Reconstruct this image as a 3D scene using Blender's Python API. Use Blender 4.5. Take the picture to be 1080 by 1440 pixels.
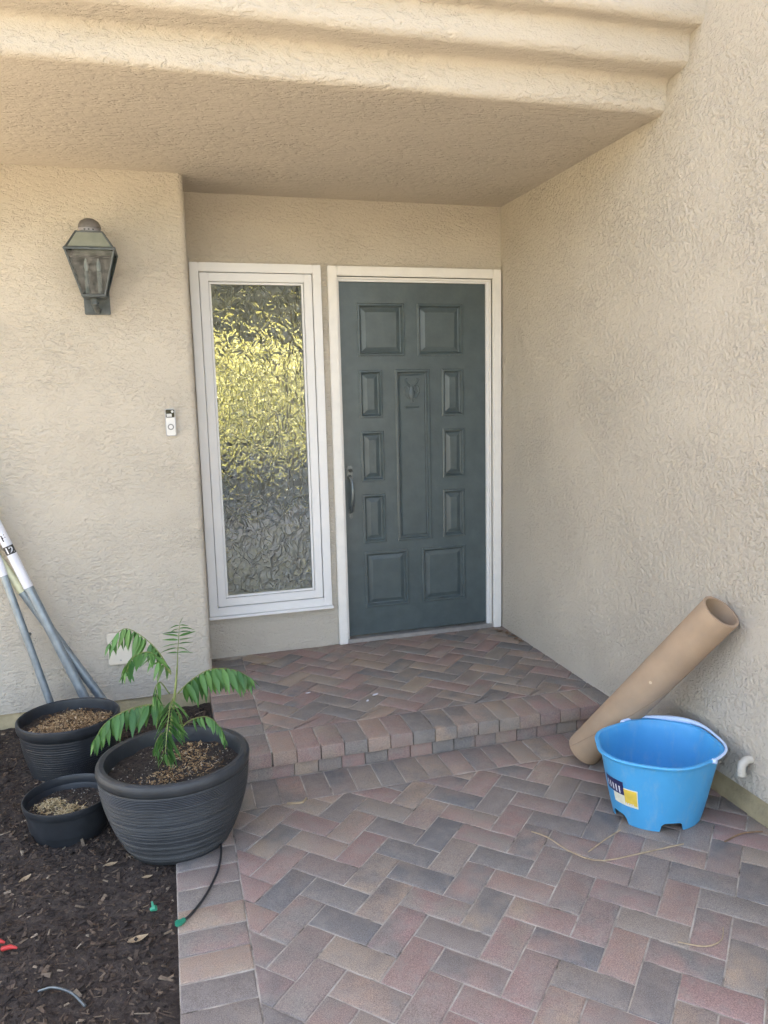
import bpy, bmesh, math, random
from mathutils import Vector, Matrix, Euler, noise
R = math.radians
random.seed(11)
sc = bpy.context.scene
for o in list(bpy.data.objects): bpy.data.objects.remove(o)
col = sc.collection

# ------------------------------------------------------------------ camera
F_PX, YAW, PITCH, ROLL = 1069.287, 0.27617, 0.15154, -0.02393
CAM = Vector((-1.9092, -4.1537, 1.4206))
cam = bpy.data.cameras.new('camera'); camo = bpy.data.objects.new('camera', cam); col.objects.link(camo)
fw = Vector((math.sin(YAW)*math.cos(PITCH), math.cos(YAW)*math.cos(PITCH), -math.sin(PITCH)))
rt = Vector((math.cos(YAW), -math.sin(YAW), 0)); up = rt.cross(fw)
r2 = rt*math.cos(ROLL)+up*math.sin(ROLL); u2 = -rt*math.sin(ROLL)+up*math.cos(ROLL)
camo.matrix_world = Matrix(((r2.x, u2.x, -fw.x, CAM.x), (r2.y, u2.y, -fw.y, CAM.y), (r2.z, u2.z, -fw.z, CAM.z), (0, 0, 0, 1)))
cam.sensor_fit = 'VERTICAL'; cam.sensor_height = 24; cam.lens = F_PX/1440*24
cam.clip_start = .05; cam.clip_end = 1500
sc.camera = camo
# ------------------------------------------------------------------ sky, sun, exposure
SUN_EL, SUN_AZ = R(58), R(-8)
w = bpy.data.worlds.new('World'); sc.world = w; w.use_nodes = True
nt = w.node_tree; nt.nodes.clear()
sky = nt.nodes.new('ShaderNodeTexSky'); sky.sky_type = 'NISHITA'; sky.sun_disc = False
sky.sun_elevation = SUN_EL; sky.sun_rotation = SUN_AZ; sky.air_density = 1.0; sky.dust_density = 2.5; sky.ozone_density = .6
bg = nt.nodes.new('ShaderNodeBackground'); bg.inputs['Strength'].default_value = .12
wo = nt.nodes.new('ShaderNodeOutputWorld')
nt.links.new(sky.outputs[0], bg.inputs[0]); nt.links.new(bg.outputs[0], wo.inputs[0])
sl = bpy.data.lights.new('sun', 'SUN'); sl.energy = 4.4; sl.angle = R(.5); sl.color = (1, .94, .84)
so = bpy.data.objects.new('sun', sl); col.objects.link(so)
sv = Vector((math.sin(SUN_AZ)*math.cos(SUN_EL), math.cos(SUN_AZ)*math.cos(SUN_EL), math.sin(SUN_EL)))
so.rotation_euler = (-sv).to_track_quat('-Z', 'Y').to_euler(); so.location = (2, 20, 30)
vs = sc.view_settings; vs.view_transform = 'Standard'; vs.look = 'None'; vs.gamma = 1; vs.use_curve_mapping = False
vs.exposure = 3.17
vs.use_white_balance = True; vs.white_balance_temperature = 7900; vs.white_balance_tint = 14
sc.cycles.use_denoising = True; sc.cycles.use_adaptive_sampling = True; sc.cycles.adaptive_threshold = .03; sc.cycles.adaptive_min_samples = 16
sc.cycles.max_bounces = 8; sc.cycles.diffuse_bounces = 4; sc.cycles.transmission_bounces = 6
sc.cycles.caustics_refractive = False; sc.cycles.caustics_reflective = False

# ------------------------------------------------------------------ material helpers
def new_mat(name):
    m = bpy.data.materials.new(name); m.use_nodes = True
    t = m.node_tree; b = t.nodes['Principled BSDF']
    return m, t, b
def nd(t, typ, **kw):
    n = t.nodes.new(typ)
    for k, v in kw.items():
        if k in n.inputs: n.inputs[k].default_value = v
        else: setattr(n, k, v)
    return n
def ramp(t, stops, interp='LINEAR'):
    n = t.nodes.new('ShaderNodeValToRGB'); n.color_ramp.interpolation = interp
    e = n.color_ramp.elements
    while len(e) < len(stops): e.new(.5)
    for i, (p, c) in enumerate(stops):
        e[i].position = p; e[i].color = (c[0], c[1], c[2], 1) if not isinstance(c, (int, float)) else (c, c, c, 1)
    return n
def coords(t, scale=(1, 1, 1), rand=False):
    tc = t.nodes.new('ShaderNodeTexCoord'); mp = t.nodes.new('ShaderNodeMapping'); mp.inputs['Scale'].default_value = scale
    t.links.new(tc.outputs['Object'], mp.inputs['Vector'])
    if rand:
        oi = t.nodes.new('ShaderNodeObjectInfo'); mu = nd(t, 'ShaderNodeMath', operation='MULTIPLY'); mu.inputs[1].default_value = 173.0
        t.links.new(oi.outputs['Random'], mu.inputs[0]); t.links.new(mu.outputs[0], mp.inputs['Location'])
    return mp.outputs[0]
def mixc(t, fac, a, b, mode='MIX'):
    n = t.nodes.new('ShaderNodeMix'); n.data_type = 'RGBA'; n.blend_type = mode
    for s, v in ((n.inputs[0], fac), (n.inputs[6], a), (n.inputs[7], b)):
        if hasattr(v, 'node'): t.links.new(v, s)
        elif isinstance(v, (int, float)): s.default_value = v
        else: s.default_value = (*v, 1)
    return n.outputs[2]
def bump(t, b, h, strength, dist, prev=None):
    n = nd(t, 'ShaderNodeBump'); n.inputs['Strength'].default_value = strength; n.inputs['Distance'].default_value = dist
    t.links.new(h, n.inputs['Height'])
    if prev: t.links.new(prev, n.inputs['Normal'])
    t.links.new(n.outputs[0], b.inputs['Normal']); return n.outputs[0]
def plain(name, c, rough=.5, metal=0, spec=.5, nscale=30, namt=.12, bmp=0, bscale=200, rand=False):
    m, t, b = new_mat(name)
    v = coords(t, rand=rand)
    n = nd(t, 'ShaderNodeTexNoise', Scale=nscale, Detail=5.0, Roughness=.6); t.links.new(v, n.inputs['Vector'])
    lo = tuple(x*(1-namt) for x in c); hi = tuple(min(1, x*(1+namt)) for x in c)
    r = ramp(t, [(.3, lo), (.7, hi)]); t.links.new(n.outputs['Fac'], r.inputs[0]); t.links.new(r.outputs[0], b.inputs['Base Color'])
    b.inputs['Roughness'].default_value = rough; b.inputs['Metallic'].default_value = metal; b.inputs['Specular IOR Level'].default_value = spec
    if bmp:
        n2 = nd(t, 'ShaderNodeTexNoise', Scale=bscale, Detail=3.0); t.links.new(v, n2.inputs['Vector']); bump(t, b, n2.outputs['Fac'], 1, bmp)
    return m
def stucco(name, c, stretch=(1, 1, 1), scale=38, dist=.006, fine=.5, lo=.40):
    m, t, b = new_mat(name); v = coords(t, stretch)
    # warped blotches with soft plateaus: a trowelled, dashed finish, with sand grain over it
    w0 = nd(t, 'ShaderNodeTexNoise', Scale=scale*.5, Detail=2.0); t.links.new(v, w0.inputs['Vector'])
    wm = nd(t, 'ShaderNodeVectorMath', operation='MULTIPLY_ADD'); wm.inputs[1].default_value = (1.6/scale, 1.6/scale, 1.6/scale)
    t.links.new(w0.outputs['Color'], wm.inputs[0]); t.links.new(v, wm.inputs[2])
    n1 = nd(t, 'ShaderNodeTexNoise', Scale=scale, Detail=4.0, Roughness=.55); t.links.new(wm.outputs[0], n1.inputs['Vector'])
    r1 = ramp(t, [(lo-.04, 0), (lo+.06, .6), (lo+.15, .85), (.8, 1)]); t.links.new(n1.outputs['Fac'], r1.inputs[0])
    # patches where the texture is stronger or rubbed flat
    n5 = nd(t, 'ShaderNodeTexNoise', Scale=3.2, Detail=3.0); t.links.new(v, n5.inputs['Vector'])
    r5 = ramp(t, [(.3, .35), (.65, 1)]); t.links.new(n5.outputs['Fac'], r5.inputs[0])
    mm = nd(t, 'ShaderNodeMath', operation='MULTIPLY'); t.links.new(r1.outputs[0], mm.inputs[0]); t.links.new(r5.outputs[0], mm.inputs[1])
    n2 = nd(t, 'ShaderNodeTexNoise', Scale=scale*3.2, Detail=4.0, Roughness=.65); t.links.new(v, n2.inputs['Vector'])
    ma = nd(t, 'ShaderNodeMath', operation='MULTIPLY_ADD'); ma.inputs[1].default_value = fine
    t.links.new(n2.outputs['Fac'], ma.inputs[0]); t.links.new(mm.outputs[0], ma.inputs[2])
    bump(t, b, ma.outputs[0], 1, dist)
    n3 = nd(t, 'ShaderNodeTexNoise', Scale=1.3, Detail=6.0, Roughness=.6); t.links.new(v, n3.inputs['Vector'])
    r3 = ramp(t, [(.3, tuple(x*.91 for x in c)), (.72, tuple(min(1, x*1.05) for x in c))]); t.links.new(n3.outputs['Fac'], r3.inputs[0])
    t.links.new(r3.outputs[0], b.inputs['Base Color'])
    b.inputs['Roughness'].default_value = .8; b.inputs['Specular IOR Level'].default_value = .35
    return m
def paver_mat():
    m, t, b = new_mat('paver'); v = coords(t, rand=True)
    oi = t.nodes.new('ShaderNodeObjectInfo')
    def white(k):
        a = nd(t, 'ShaderNodeMath', operation='ADD'); a.inputs[1].default_value = k; t.links.new(oi.outputs['Random'], a.inputs[0])
        n = nd(t, 'ShaderNodeTexWhiteNoise', noise_dimensions='1D'); t.links.new(a.outputs[0], n.inputs['W']); return n.outputs['Value']
    pal = [(0, (.172, .150, .136)), (.16, (.225, .184, .157)), (.34, (.272, .186, .155)), (.52, (.292, .184, .160)), (.68, (.335, .250, .182)), (.82, (.228, .195, .167)), (1, (.150, .142, .137))]
    ra = ramp(t, pal); t.links.new(white(1.7), ra.inputs[0])
    rb = ramp(t, pal); t.links.new(white(5.3), rb.inputs[0])
    n1 = nd(t, 'ShaderNodeTexNoise', Scale=7.0, Detail=3.0, Roughness=.55); t.links.new(v, n1.inputs['Vector'])
    r1 = ramp(t, [(.38, 0), (.60, .95)]); t.links.new(n1.outputs['Fac'], r1.inputs[0])
    base = mixc(t, r1.outputs[0], ra.outputs[0], rb.outputs[0])
    n2 = nd(t, 'ShaderNodeTexNoise', Scale=330.0, Detail=3.0, Roughness=.7); t.links.new(v, n2.inputs['Vector'])
    r2_ = ramp(t, [(.3, .55), (.5, .98), (.72, 1.5)]); t.links.new(n2.outputs['Fac'], r2_.inputs[0])
    base = mixc(t, 1.0, base, r2_.outputs[0], 'MULTIPLY')
    n3 = nd(t, 'ShaderNodeTexNoise', Scale=26.0, Detail=6.0, Roughness=.65); t.links.new(v, n3.inputs['Vector'])
    r3 = ramp(t, [(.46, 0), (.72, .55)]); t.links.new(n3.outputs['Fac'], r3.inputs[0])
    base = mixc(t, r3.outputs[0], base, (.27, .235, .20))
    t.links.new(base, b.inputs['Base Color'])
    b.inputs['Roughness'].default_value = .72; b.inputs['Specular IOR Level'].default_value = .4
    p = bump(t, b, n2.outputs['Fac'], .9, .0022); bump(t, b, n3.outputs['Fac'], .6, .003, p)
    return m
def ground_mat(name, stops, scale, bmp, rough=.95):
    m, t, b = new_mat(name); v = coords(t)
    n = nd(t, 'ShaderNodeTexNoise', Scale=scale, Detail=8.0, Roughness=.7); t.links.new(v, n.inputs['Vector'])
    r = ramp(t, stops); t.links.new(n.outputs['Fac'], r.inputs[0]); t.links.new(r.outputs[0], b.inputs['Base Color'])
    b.inputs['Roughness'].default_value = rough; b.inputs['Specular IOR Level'].default_value = .2
    bump(t, b, n.outputs['Fac'], 1, bmp); return m
def island_mat(name, stops, rough=.85):
    m, t, b = new_mat(name); g = t.nodes.new('ShaderNodeNewGeometry')
    r = ramp(t, stops); t.links.new(g.outputs['Random Per Island'], r.inputs[0])
    v = coords(t); n = nd(t, 'ShaderNodeTexNoise', Scale=160.0, Detail=3.0); t.links.new(v, n.inputs['Vector'])
    r2_ = ramp(t, [(.3, .7), (.7, 1.2)]); t.links.new(n.outputs['Fac'], r2_.inputs[0])
    t.links.new(mixc(t, 1.0, r.outputs[0], r2_.outputs[0], 'MULTIPLY'), b.inputs['Base Color'])
    b.inputs['Roughness'].default_value = rough; b.inputs['Specular IOR Level'].default_value = .25
    return m
def leaf_mat(name, a, c, trans=.45, rough=.45):
    m, t, b = new_mat(name); v = coords(t, rand=True); oi = t.nodes.new('ShaderNodeObjectInfo'); g = t.nodes.new('ShaderNodeNewGeometry')
    ad = nd(t, 'ShaderNodeMath', operation='ADD'); t.links.new(oi.outputs['Random'], ad.inputs[0]); t.links.new(g.outputs['Random Per Island'], ad.inputs[1])
    fr = nd(t, 'ShaderNodeMath', operation='FRACT'); t.links.new(ad.outputs[0], fr.inputs[0])
    n = nd(t, 'ShaderNodeTexNoise', Scale=60.0, Detail=3.0); t.links.new(v, n.inputs['Vector'])
    mm = nd(t, 'ShaderNodeMath', operation='MULTIPLY_ADD'); mm.inputs[1].default_value = .5; t.links.new(n.outputs['Fac'], mm.inputs[0])
    hf = nd(t, 'ShaderNodeMath', operation='MULTIPLY'); hf.inputs[1].default_value = .6; t.links.new(fr.outputs[0], hf.inputs[0]); t.links.new(hf.outputs[0], mm.inputs[2])
    r = ramp(t, [(.15, a), (.85, c)]); t.links.new(mm.outputs[0], r.inputs[0]); t.links.new(r.outputs[0], b.inputs['Base Color'])
    b.inputs['Roughness'].default_value = rough; b.inputs['Specular IOR Level'].default_value = .4
    tr = t.nodes.new('ShaderNodeBsdfTranslucent'); t.links.new(mixc(t, 1.0, r.outputs[0], (1.25, 1.25, .9), 'MULTIPLY'), tr.inputs[0])
    mx = t.nodes.new('ShaderNodeMixShader'); mx.inputs[0].default_value = trans
    t.links.new(b.outputs[0], mx.inputs[1]); t.links.new(tr.outputs[0], mx.inputs[2])
    t.links.new(mx.outputs[0], t.nodes['Material Output'].inputs[0]); return m
def glass_mat(name, rough=0.0, tint=(1, 1, 1), pattern=False, ior=1.5):
    m, t, b = new_mat(name); b.inputs['Base Color'].default_value = (*tint, 1); b.inputs['Transmission Weight'].default_value = 1
    b.inputs['Roughness'].default_value = rough; b.inputs['IOR'].default_value = ior
    if pattern:
        v = coords(t, (1, .2, .72))
        w0 = nd(t, 'ShaderNodeTexNoise', Scale=17.0, Detail=1.0); t.links.new(v, w0.inputs['Vector'])
        wm = nd(t, 'ShaderNodeVectorMath', operation='MULTIPLY_ADD'); wm.inputs[1].default_value = (.075, .075, .075)
        t.links.new(w0.outputs['Color'], wm.inputs[0]); t.links.new(v, wm.inputs[2])
        vo = nd(t, 'ShaderNodeTexVoronoi', Scale=40.0); t.links.new(wm.outputs[0], vo.inputs['Vector'])
        n1 = nd(t, 'ShaderNodeTexNoise', Scale=34.0, Detail=0.0); t.links.new(wm.outputs[0], n1.inputs['Vector'])
        ma = nd(t, 'ShaderNodeMath', operation='MULTIPLY_ADD'); ma.inputs[1].default_value = 1.2
        t.links.new(n1.outputs['Fac'], ma.inputs[0]); t.links.new(vo.outputs['Distance'], ma.inputs[2])
        nb = bump(t, b, ma.outputs[0], 1, .026)
        df = t.nodes.new('ShaderNodeBsdfDiffuse'); df.inputs[0].default_value = (.56, .63, .66, 1); t.links.new(nb, df.inputs['Normal'])
        mx = t.nodes.new('ShaderNodeMixShader'); mx.inputs[0].default_value = .2; t.links.new(b.outputs[0], mx.inputs[1]); t.links.new(df.outputs[0], mx.inputs[2])
        t.links.new(mx.outputs[0], t.nodes['Material Output'].inputs[0])
    return m
def thin_glass(name, tint):
    m, t, b = new_mat(name); t.nodes.remove(b)
    tr = t.nodes.new('ShaderNodeBsdfTransparent'); tr.inputs[0].default_value = (*tint, 1)
    gl = t.nodes.new('ShaderNodeBsdfGlossy'); gl.inputs['Roughness'].default_value = .08; gl.inputs[0].default_value = (.8, .8, .8, 1)
    v = coords(t); n = nd(t, 'ShaderNodeTexNoise', Scale=40.0, Detail=4.0); t.links.new(v, n.inputs['Vector'])
    r = ramp(t, [(.3, .015), (.7, .06)]); t.links.new(n.outputs['Fac'], r.inputs[0])
    mx = t.nodes.new('ShaderNodeMixShader'); t.links.new(r.outputs[0], mx.inputs[0])
    t.links.new(tr.outputs[0], mx.inputs[1]); t.links.new(gl.outputs[0], mx.inputs[2]); t.links.new(mx.outputs[0], t.nodes['Material Output'].inputs[0]); return m
M = {}
STC = (.52, .465, .388)
M['stucco'] = stucco('stucco', STC, (1, 1, 1.9), 46, .0042, .8, .42)
M['stucco_side'] = stucco('stucco_side', STC, (1, 1, 1), 62, .0060, .75, .43)
M['stucco_soffit'] = stucco('stucco_soffit', STC, (.7, 1.25, 1.25), 44, .0050, .7, .41)
M['foundation'] = plain('foundation', (.40, .325, .20), .9, nscale=9, namt=.25, bmp=.004, bscale=60)
M['paver'] = paver_mat()
M['sand'] = ground_mat('joint_sand', [(.34, (.10, .085, .07)), (.46, (.32, .28, .235)), (.66, (.52, .47, .40))], 9, .003)
M['concrete'] = ground_mat('concrete', [(.3, (.43, .40, .35)), (.7, (.53, .50, .44))], 5, .002)
M['drive'] = ground_mat('driveway_concrete', [(.3, (.20, .19, .175)), (.7, (.26, .25, .23))], 5, .002)
M['soil'] = ground_mat('soil', [(.3, (.028, .022, .019)), (.55, (.065, .05, .041)), (.75, (.115, .088, .07))], 60, .012)
M['lawn'] = ground_mat('lawn', [(.3, (.06, .075, .025)), (.7, (.13, .13, .05))], 4, .02)
M['white'] = plain('white_vinyl', (.72, .71, .695), .38, nscale=6, namt=.03)
M['trim'] = plain('white_painted_trim', (.74, .715, .67), .5, nscale=12, namt=.05, bmp=.0006, bscale=80)
M['door'] = plain('door_paint', (.066, .089, .093), .33, nscale=14, namt=.14, bmp=.0007, bscale=55)
M['bronze'] = plain('aged_bronze', (.12, .14, .145), .3, .5, nscale=40, namt=.3)
M['lantern'] = plain('weathered_lantern_metal', (.085, .098, .10), .5, .35, nscale=35, namt=.3, bmp=.0005, bscale=300)
M['lantern_cap'] = plain('lantern_cap', (.13, .12, .115), .6, .2, nscale=40, namt=.25)
M['clear'] = thin_glass('lantern_glass', (.66, .71, .71))
M['obscure'] = glass_mat('patterned_glass', .02, (.97, 1, .98), True, 1.38)
M['candle'] = plain('candle_sleeve', (.27, .28, .28), .5)
M['bulb'] = plain('frosted_bulb', (.5, .5, .5), .12)
M['gal'] = plain('galvanized_steel', (.24, .285, .315), .42, .5, nscale=25, namt=.16, rand=True)
M['label'] = plain('paper_label', (.66, .66, .70), .6, nscale=8, namt=.05)
M['ylabel'] = plain('yellowed_label', (.62, .60, .40), .6)
M['black'] = plain('black_plastic', (.022, .022, .024), .45, nscale=20, namt=.2)
M['pot'] = plain('charcoal_resin', (.026, .029, .032), .5, nscale=18, namt=.25, bmp=.0008, bscale=120)
M['pot_black'] = plain('black_nursery_pot', (.020, .023, .027), .42, nscale=18, namt=.25)
M['blue'] = plain('blue_plastic', (.036, .33, .62), .4, nscale=5, namt=.05)
m_, t_, b_ = M['blue'], M['blue'].node_tree, M['blue'].node_tree.nodes['Principled BSDF']
v_ = coords(t_, (1, 1, .35)); n_ = nd(t_, 'ShaderNodeTexNoise', Scale=24.0, Detail=8.0, Roughness=.75); t_.links.new(v_, n_.inputs['Vector'])
r_ = ramp(t_, [(.52, 0), (.78, .38)]); t_.links.new(n_.outputs['Fac'], r_.inputs[0])
src = b_.inputs['Base Color'].links[0].from_socket; t_.links.new(mixc(t_, r_.outputs[0], src, (.34, .43, .50)), b_.inputs['Base Color'])
rr_ = ramp(t_, [(.3, .32), (.7, .6)]); t_.links.new(n_.outputs['Fac'], rr_.inputs[0]); t_.links.new(rr_.outputs[0], b_.inputs['Roughness'])
M['pale'] = plain('pale_plastic_handle', (.50, .62, .80), .35, nscale=10, namt=.03)
M['card'] = plain('cardboard', (.36, .25, .165), .85, nscale=8, namt=.10, bmp=.0006, bscale=140)
M['navy'] = plain('navy_print', (.02, .022, .09), .45)
M['yellow'] = plain('yellow_print', (.72, .50, .08), .45)
M['cream'] = plain('cream_print', (.72, .70, .55), .45)
M['plate'] = plain('painted_cover_plate', (.60, .54, .45), .55, nscale=10, namt=.05)
M['silver'] = plain('satin_nickel', (.34, .34, .35), .35, .6, namt=.05)
M['bellwhite'] = plain('white_face_plate', (.60, .595, .58), .35, namt=.02)
M['dkglass'] = plain('dark_lens', (.012, .012, .014), .12)
M['pvc'] = plain('white_pvc', (.50, .46, .39), .5, namt=.1)
M['green'] = plain('green_plastic', (.01, .24, .14), .4)
M['red'] = plain('red_plastic', (.5, .035, .03), .45)
M['straw'] = plain('dry_straw', (.34, .25, .15), .8, nscale=40, namt=.3)
M['dryleaf'] = plain('dry_leaf', (.20, .115, .06), .8, nscale=60, namt=.4, rand=True)
M['chips'] = island_mat('mulch_chips', [(0, (.022, .016, .013)), (.4, (.048, .034, .026)), (.72, (.080, .055, .040)), (.9, (.125, .088, .062)), (.975, (.20, .15, .105)), (1, (.36, .29, .21))])
M['potchips'] = island_mat('bark_flakes', [(0, (.07, .04, .022)), (.3, (.17, .10, .052)), (.6, (.31, .19, .095)), (.85, (.43, .29, .15)), (1, (.54, .41, .26))])
M['moss'] = island_mat('dry_moss', [(0, (.12, .08, .04)), (.3, (.36, .26, .13)), (.7, (.52, .40, .22)), (1, (.62, .52, .34))])
M['grit'] = island_mat('soil_grit', [(0, (.02, .017, .015)), (.6, (.06, .05, .04)), (.85, (.16, .14, .11)), (1, (.45, .42, .36))])
M['leaf'] = leaf_mat('leaflet', (.028, .112, .034), (.12, .27, .075), .3)
M['stem'] = plain('green_stem', (.16, .20, .055), .55, nscale=40, namt=.2)
M['hedge'] = leaf_mat('garden_leaves', (.32, .32, .16), (.60, .60, .34), .6)
M['bark'] = plain('bark', (.10, .075, .055), .9, bmp=.01, bscale=20)
M['room'] = plain('interior_paint', (.66, .66, .64), .8)
M['roomfloor'] = plain('interior_floor', (.16, .19, .23), .5)
M['roof'] = plain('roof_tile', (.30, .17, .12), .85)

# ------------------------------------------------------------------ mesh helpers
BASE = {}
class MB:
    def __init__(s): s.v = []; s.f = []
    def add(s, vs, fs):
        o = len(s.v); s.v += [tuple(x) for x in vs]; s.f += [tuple(i+o for i in f) for f in fs]; return s
    def box(s, x0, y0, z0, x1, y1, z1, bev=0):
        if bev:
            bm = bmesh.new(); bmesh.ops.create_cube(bm, size=1)
            for q in bm.verts: q.co = Vector(((x0+x1)/2+q.co.x*(x1-x0), (y0+y1)/2+q.co.y*(y1-y0), (z0+z1)/2+q.co.z*(z1-z0)))
            bmesh.ops.bevel(bm, geom=bm.edges[:], offset=bev, segments=2, affect='EDGES')
            bm.verts.ensure_lookup_table(); s.add([q.co for q in bm.verts], [[q.index for q in f.verts] for f in bm.faces]); bm.free(); return s
        return s.add([(x0,y0,z0),(x1,y0,z0),(x1,y1,z0),(x0,y1,z0),(x0,y0,z1),(x1,y0,z1),(x1,y1,z1),(x0,y1,z1)],
                     [(0,3,2,1),(4,5,6,7),(0,1,5,4),(1,2,6,5),(2,3,7,6),(3,0,4,7)])
    def lathe(s, prof, n=48, c=(0,0,0), sx=1, sy=1, shape=None):
        vs, fs = [], []
        for r, z in prof:
            for i in range(n):
                a = 2*math.pi*i/n; k = shape(a, z) if shape else 1
                vs.append((c[0]+r*k*math.cos(a)*sx, c[1]+r*k*math.sin(a)*sy, c[2]+z))
        for j in range(len(prof)-1):
            for i in range(n):
                fs.append((j*n+i, j*n+(i+1)%n, (j+1)*n+(i+1)%n, (j+1)*n+i))
        return s.add(vs, fs)
    def tube(s, pts, rad, n=12, caps=True, flat=1):
        pts = [Vector(p) for p in pts]; rads = rad if isinstance(rad, (list, tuple)) else [rad]*len(pts)
        vs, fs = [], []; pn = None
        for i, p in enumerate(pts):
            d = (pts[min(i+1, len(pts)-1)]-pts[max(i-1, 0)]).normalized()
            if pn is None: pn = d.orthogonal().normalized()
            pn = (pn-d*pn.dot(d)).normalized(); b = d.cross(pn)
            for k in range(n):
                a = 2*math.pi*k/n; vs.append(p+pn*math.cos(a)*rads[i]+b*math.sin(a)*rads[i]*flat)
        for j in range(len(pts)-1):
            for k in range(n): fs.append((j*n+k, j*n+(k+1)%n, (j+1)*n+(k+1)%n, (j+1)*n+k))
        if caps: fs += [tuple(reversed(range(n))), tuple(range((len(pts)-1)*n, len(pts)*n))]
        return s.add(vs, fs)
    def plan(s, pts, z0, z1):     # closed plan polygon (anticlockwise) extruded upwards
        n = len(pts); vs = [(x, y, z0) for x, y in pts]+[(x, y, z1) for x, y in pts]
        return s.add(vs, [tuple(reversed(range(n))), tuple(range(n, 2*n))]+[(i, (i+1) % n, n+(i+1) % n, n+i) for i in range(n)])
    def build(s, name, mat, parent=None, smooth=None, label=None, origin=None):
        me = bpy.data.meshes.new(name)
        b = BASE.get(parent, Vector((0, 0, 0))) if parent else Vector(origin or (0, 0, 0))
        me.from_pydata([(x-b.x, y-b.y, z-b.z) for x, y, z in s.v], [], s.f); me.validate(); me.update()
        bm = bmesh.new(); bm.from_mesh(me); bmesh.ops.recalc_face_normals(bm, faces=bm.faces[:]); bm.to_mesh(me); bm.free()
        if smooth is not None:
            for q in me.polygons: q.use_smooth = True
            me.set_sharp_from_angle(angle=R(smooth))
        me.materials.append(M[mat] if isinstance(mat, str) else mat)
        o = bpy.data.objects.new(name, me); col.objects.link(o)
        if parent: o.parent = parent; BASE[o] = b
        else: o.location = b; BASE[o] = b
        if label: o['label'] = label
        return o
def thing(name, label, cat, loc=(0, 0, 0), group=None):
    o = bpy.data.objects.new(name, None); col.objects.link(o); o.location = loc; o.empty_display_size = .1
    BASE[o] = Vector(loc); return tag(o, label, cat, group)
def tag(o, label, cat, group=None):
    o['label'] = label; o['category'] = cat
    if group: o['group'] = group
    return o
def struct(o, kind='structure', label=None):
    o['kind'] = kind
    if label: o['label'] = label
    return o
def grid_wall(mb, xs, zs, holes, y0, y1):   # wall between y0 (front) and y1 with rectangular openings, reveals included
    xs = sorted(set(xs+[h[0] for h in holes]+[h[1] for h in holes])); zs = sorted(set(zs+[h[2] for h in holes]+[h[3] for h in holes]))
    inh = lambda x, z: any(h[0] < x < h[1] and h[2] < z < h[3] for h in holes)
    for i in range(len(xs)-1):
        for j in range(len(zs)-1):
            a, b, c, d = xs[i], xs[i+1], zs[j], zs[j+1]
            if inh((a+b)/2, (c+d)/2): continue
            mb.add([(a,y0,c),(b,y0,c),(b,y0,d),(a,y0,d)], [(0,1,2,3)]); mb.add([(a,y1,c),(b,y1,c),(b,y1,d),(a,y1,d)], [(3,2,1,0)])
    for a, b, c, d in holes:
        mb.add([(a,y0,c),(b,y0,c),(b,y1,c),(a,y1,c)], [(0,1,2,3)]); mb.add([(a,y0,d),(b,y0,d),(b,y1,d),(a,y1,d)], [(3,2,1,0)])
        mb.add([(a,y0,c),(a,y0,d),(a,y1,d),(a,y1,c)], [(3,2,1,0)]); mb.add([(b,y0,c),(b,y0,d),(b,y1,d),(b,y1,c)], [(0,1,2,3)])
    return mb
def nz(x, y, z, s=1): return noise.noise(Vector((x*s, y*s, z*s)))

# ------------------------------------------------------------------ ground sheets
G = -.115                     # top of the lower pavers; the landing is at z = 0
SO = 2.4665                   # soffit
g = MB().add([(-400,-400,-.20),(400,-400,-.20),(400,400,-.20),(-400,400,-.20)], [(0,1,2,3)]).build('ground', 'lawn'); struct(g)
struct(MB().box(-11, -4.45, -.24, -4.36, 7, -.125).build('bounce_slab', 'concrete'))  # unseen pale slab, added to bounce sunlight onto the right wall
d = MB().box(-11, -26, -.24, 7, -4.46, -.122).build('driveway', 'drive'); struct(d)
patio = MB().box(-1.968, -4.45, -.24, .2, -1.2, -.1184).build('patio', 'sand'); struct(patio)
landing = MB().box(-1.772, -1.212, -.24, .03, .16, -.0036).build('landing', 'sand'); struct(landing)

# ------------------------------------------------------------------ pavers
def clip(poly, x0, x1, y0, y1):
    for ax, val, keep in ((0, x0, 1), (0, x1, -1), (1, y0, 1), (1, y1, -1)):
        out = []
        for i in range(len(poly)):
            a, b = poly[i], poly[(i+1) % len(poly)]
            da, db = (a[ax]-val)*keep, (b[ax]-val)*keep
            if da >= 0: out.append(a)
            if (da < 0) != (db < 0):
                t = da/(da-db); out.append((a[0]+(b[0]-a[0])*t, a[1]+(b[1]-a[1])*t))
        poly = out
        if len(poly) < 3: return []
    out = []
    for q in poly:
        if not out or math.hypot(q[0]-out[-1][0], q[1]-out[-1][1]) > 1e-4: out.append(q)
    if len(out) > 2 and math.hypot(out[0][0]-out[-1][0], out[0][1]-out[-1][1]) < 1e-4: out.pop()
    return out
def area(p): return .5*sum(p[i][0]*p[(i+1) % len(p)][1]-p[(i+1) % len(p)][0]*p[i][1] for i in range(len(p)))
def inset(p, d):
    n = len(p); out = []
    for i in range(n):
        a, b, c = Vector(p[i-1]), Vector(p[i]), Vector(p[(i+1) % n])
        e1 = (b-a).normalized(); e2 = (c-b).normalized(); n1 = Vector((-e1.y, e1.x)); n2 = Vector((-e2.y, e2.x))
        k = (n1+n2); l = k.length
        if l < 1e-4: out.append(tuple(b)); continue
        k /= l; out.append(tuple(b+k*min(d/max(k.dot(n1), .25), d*3)))
    return out
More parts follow.
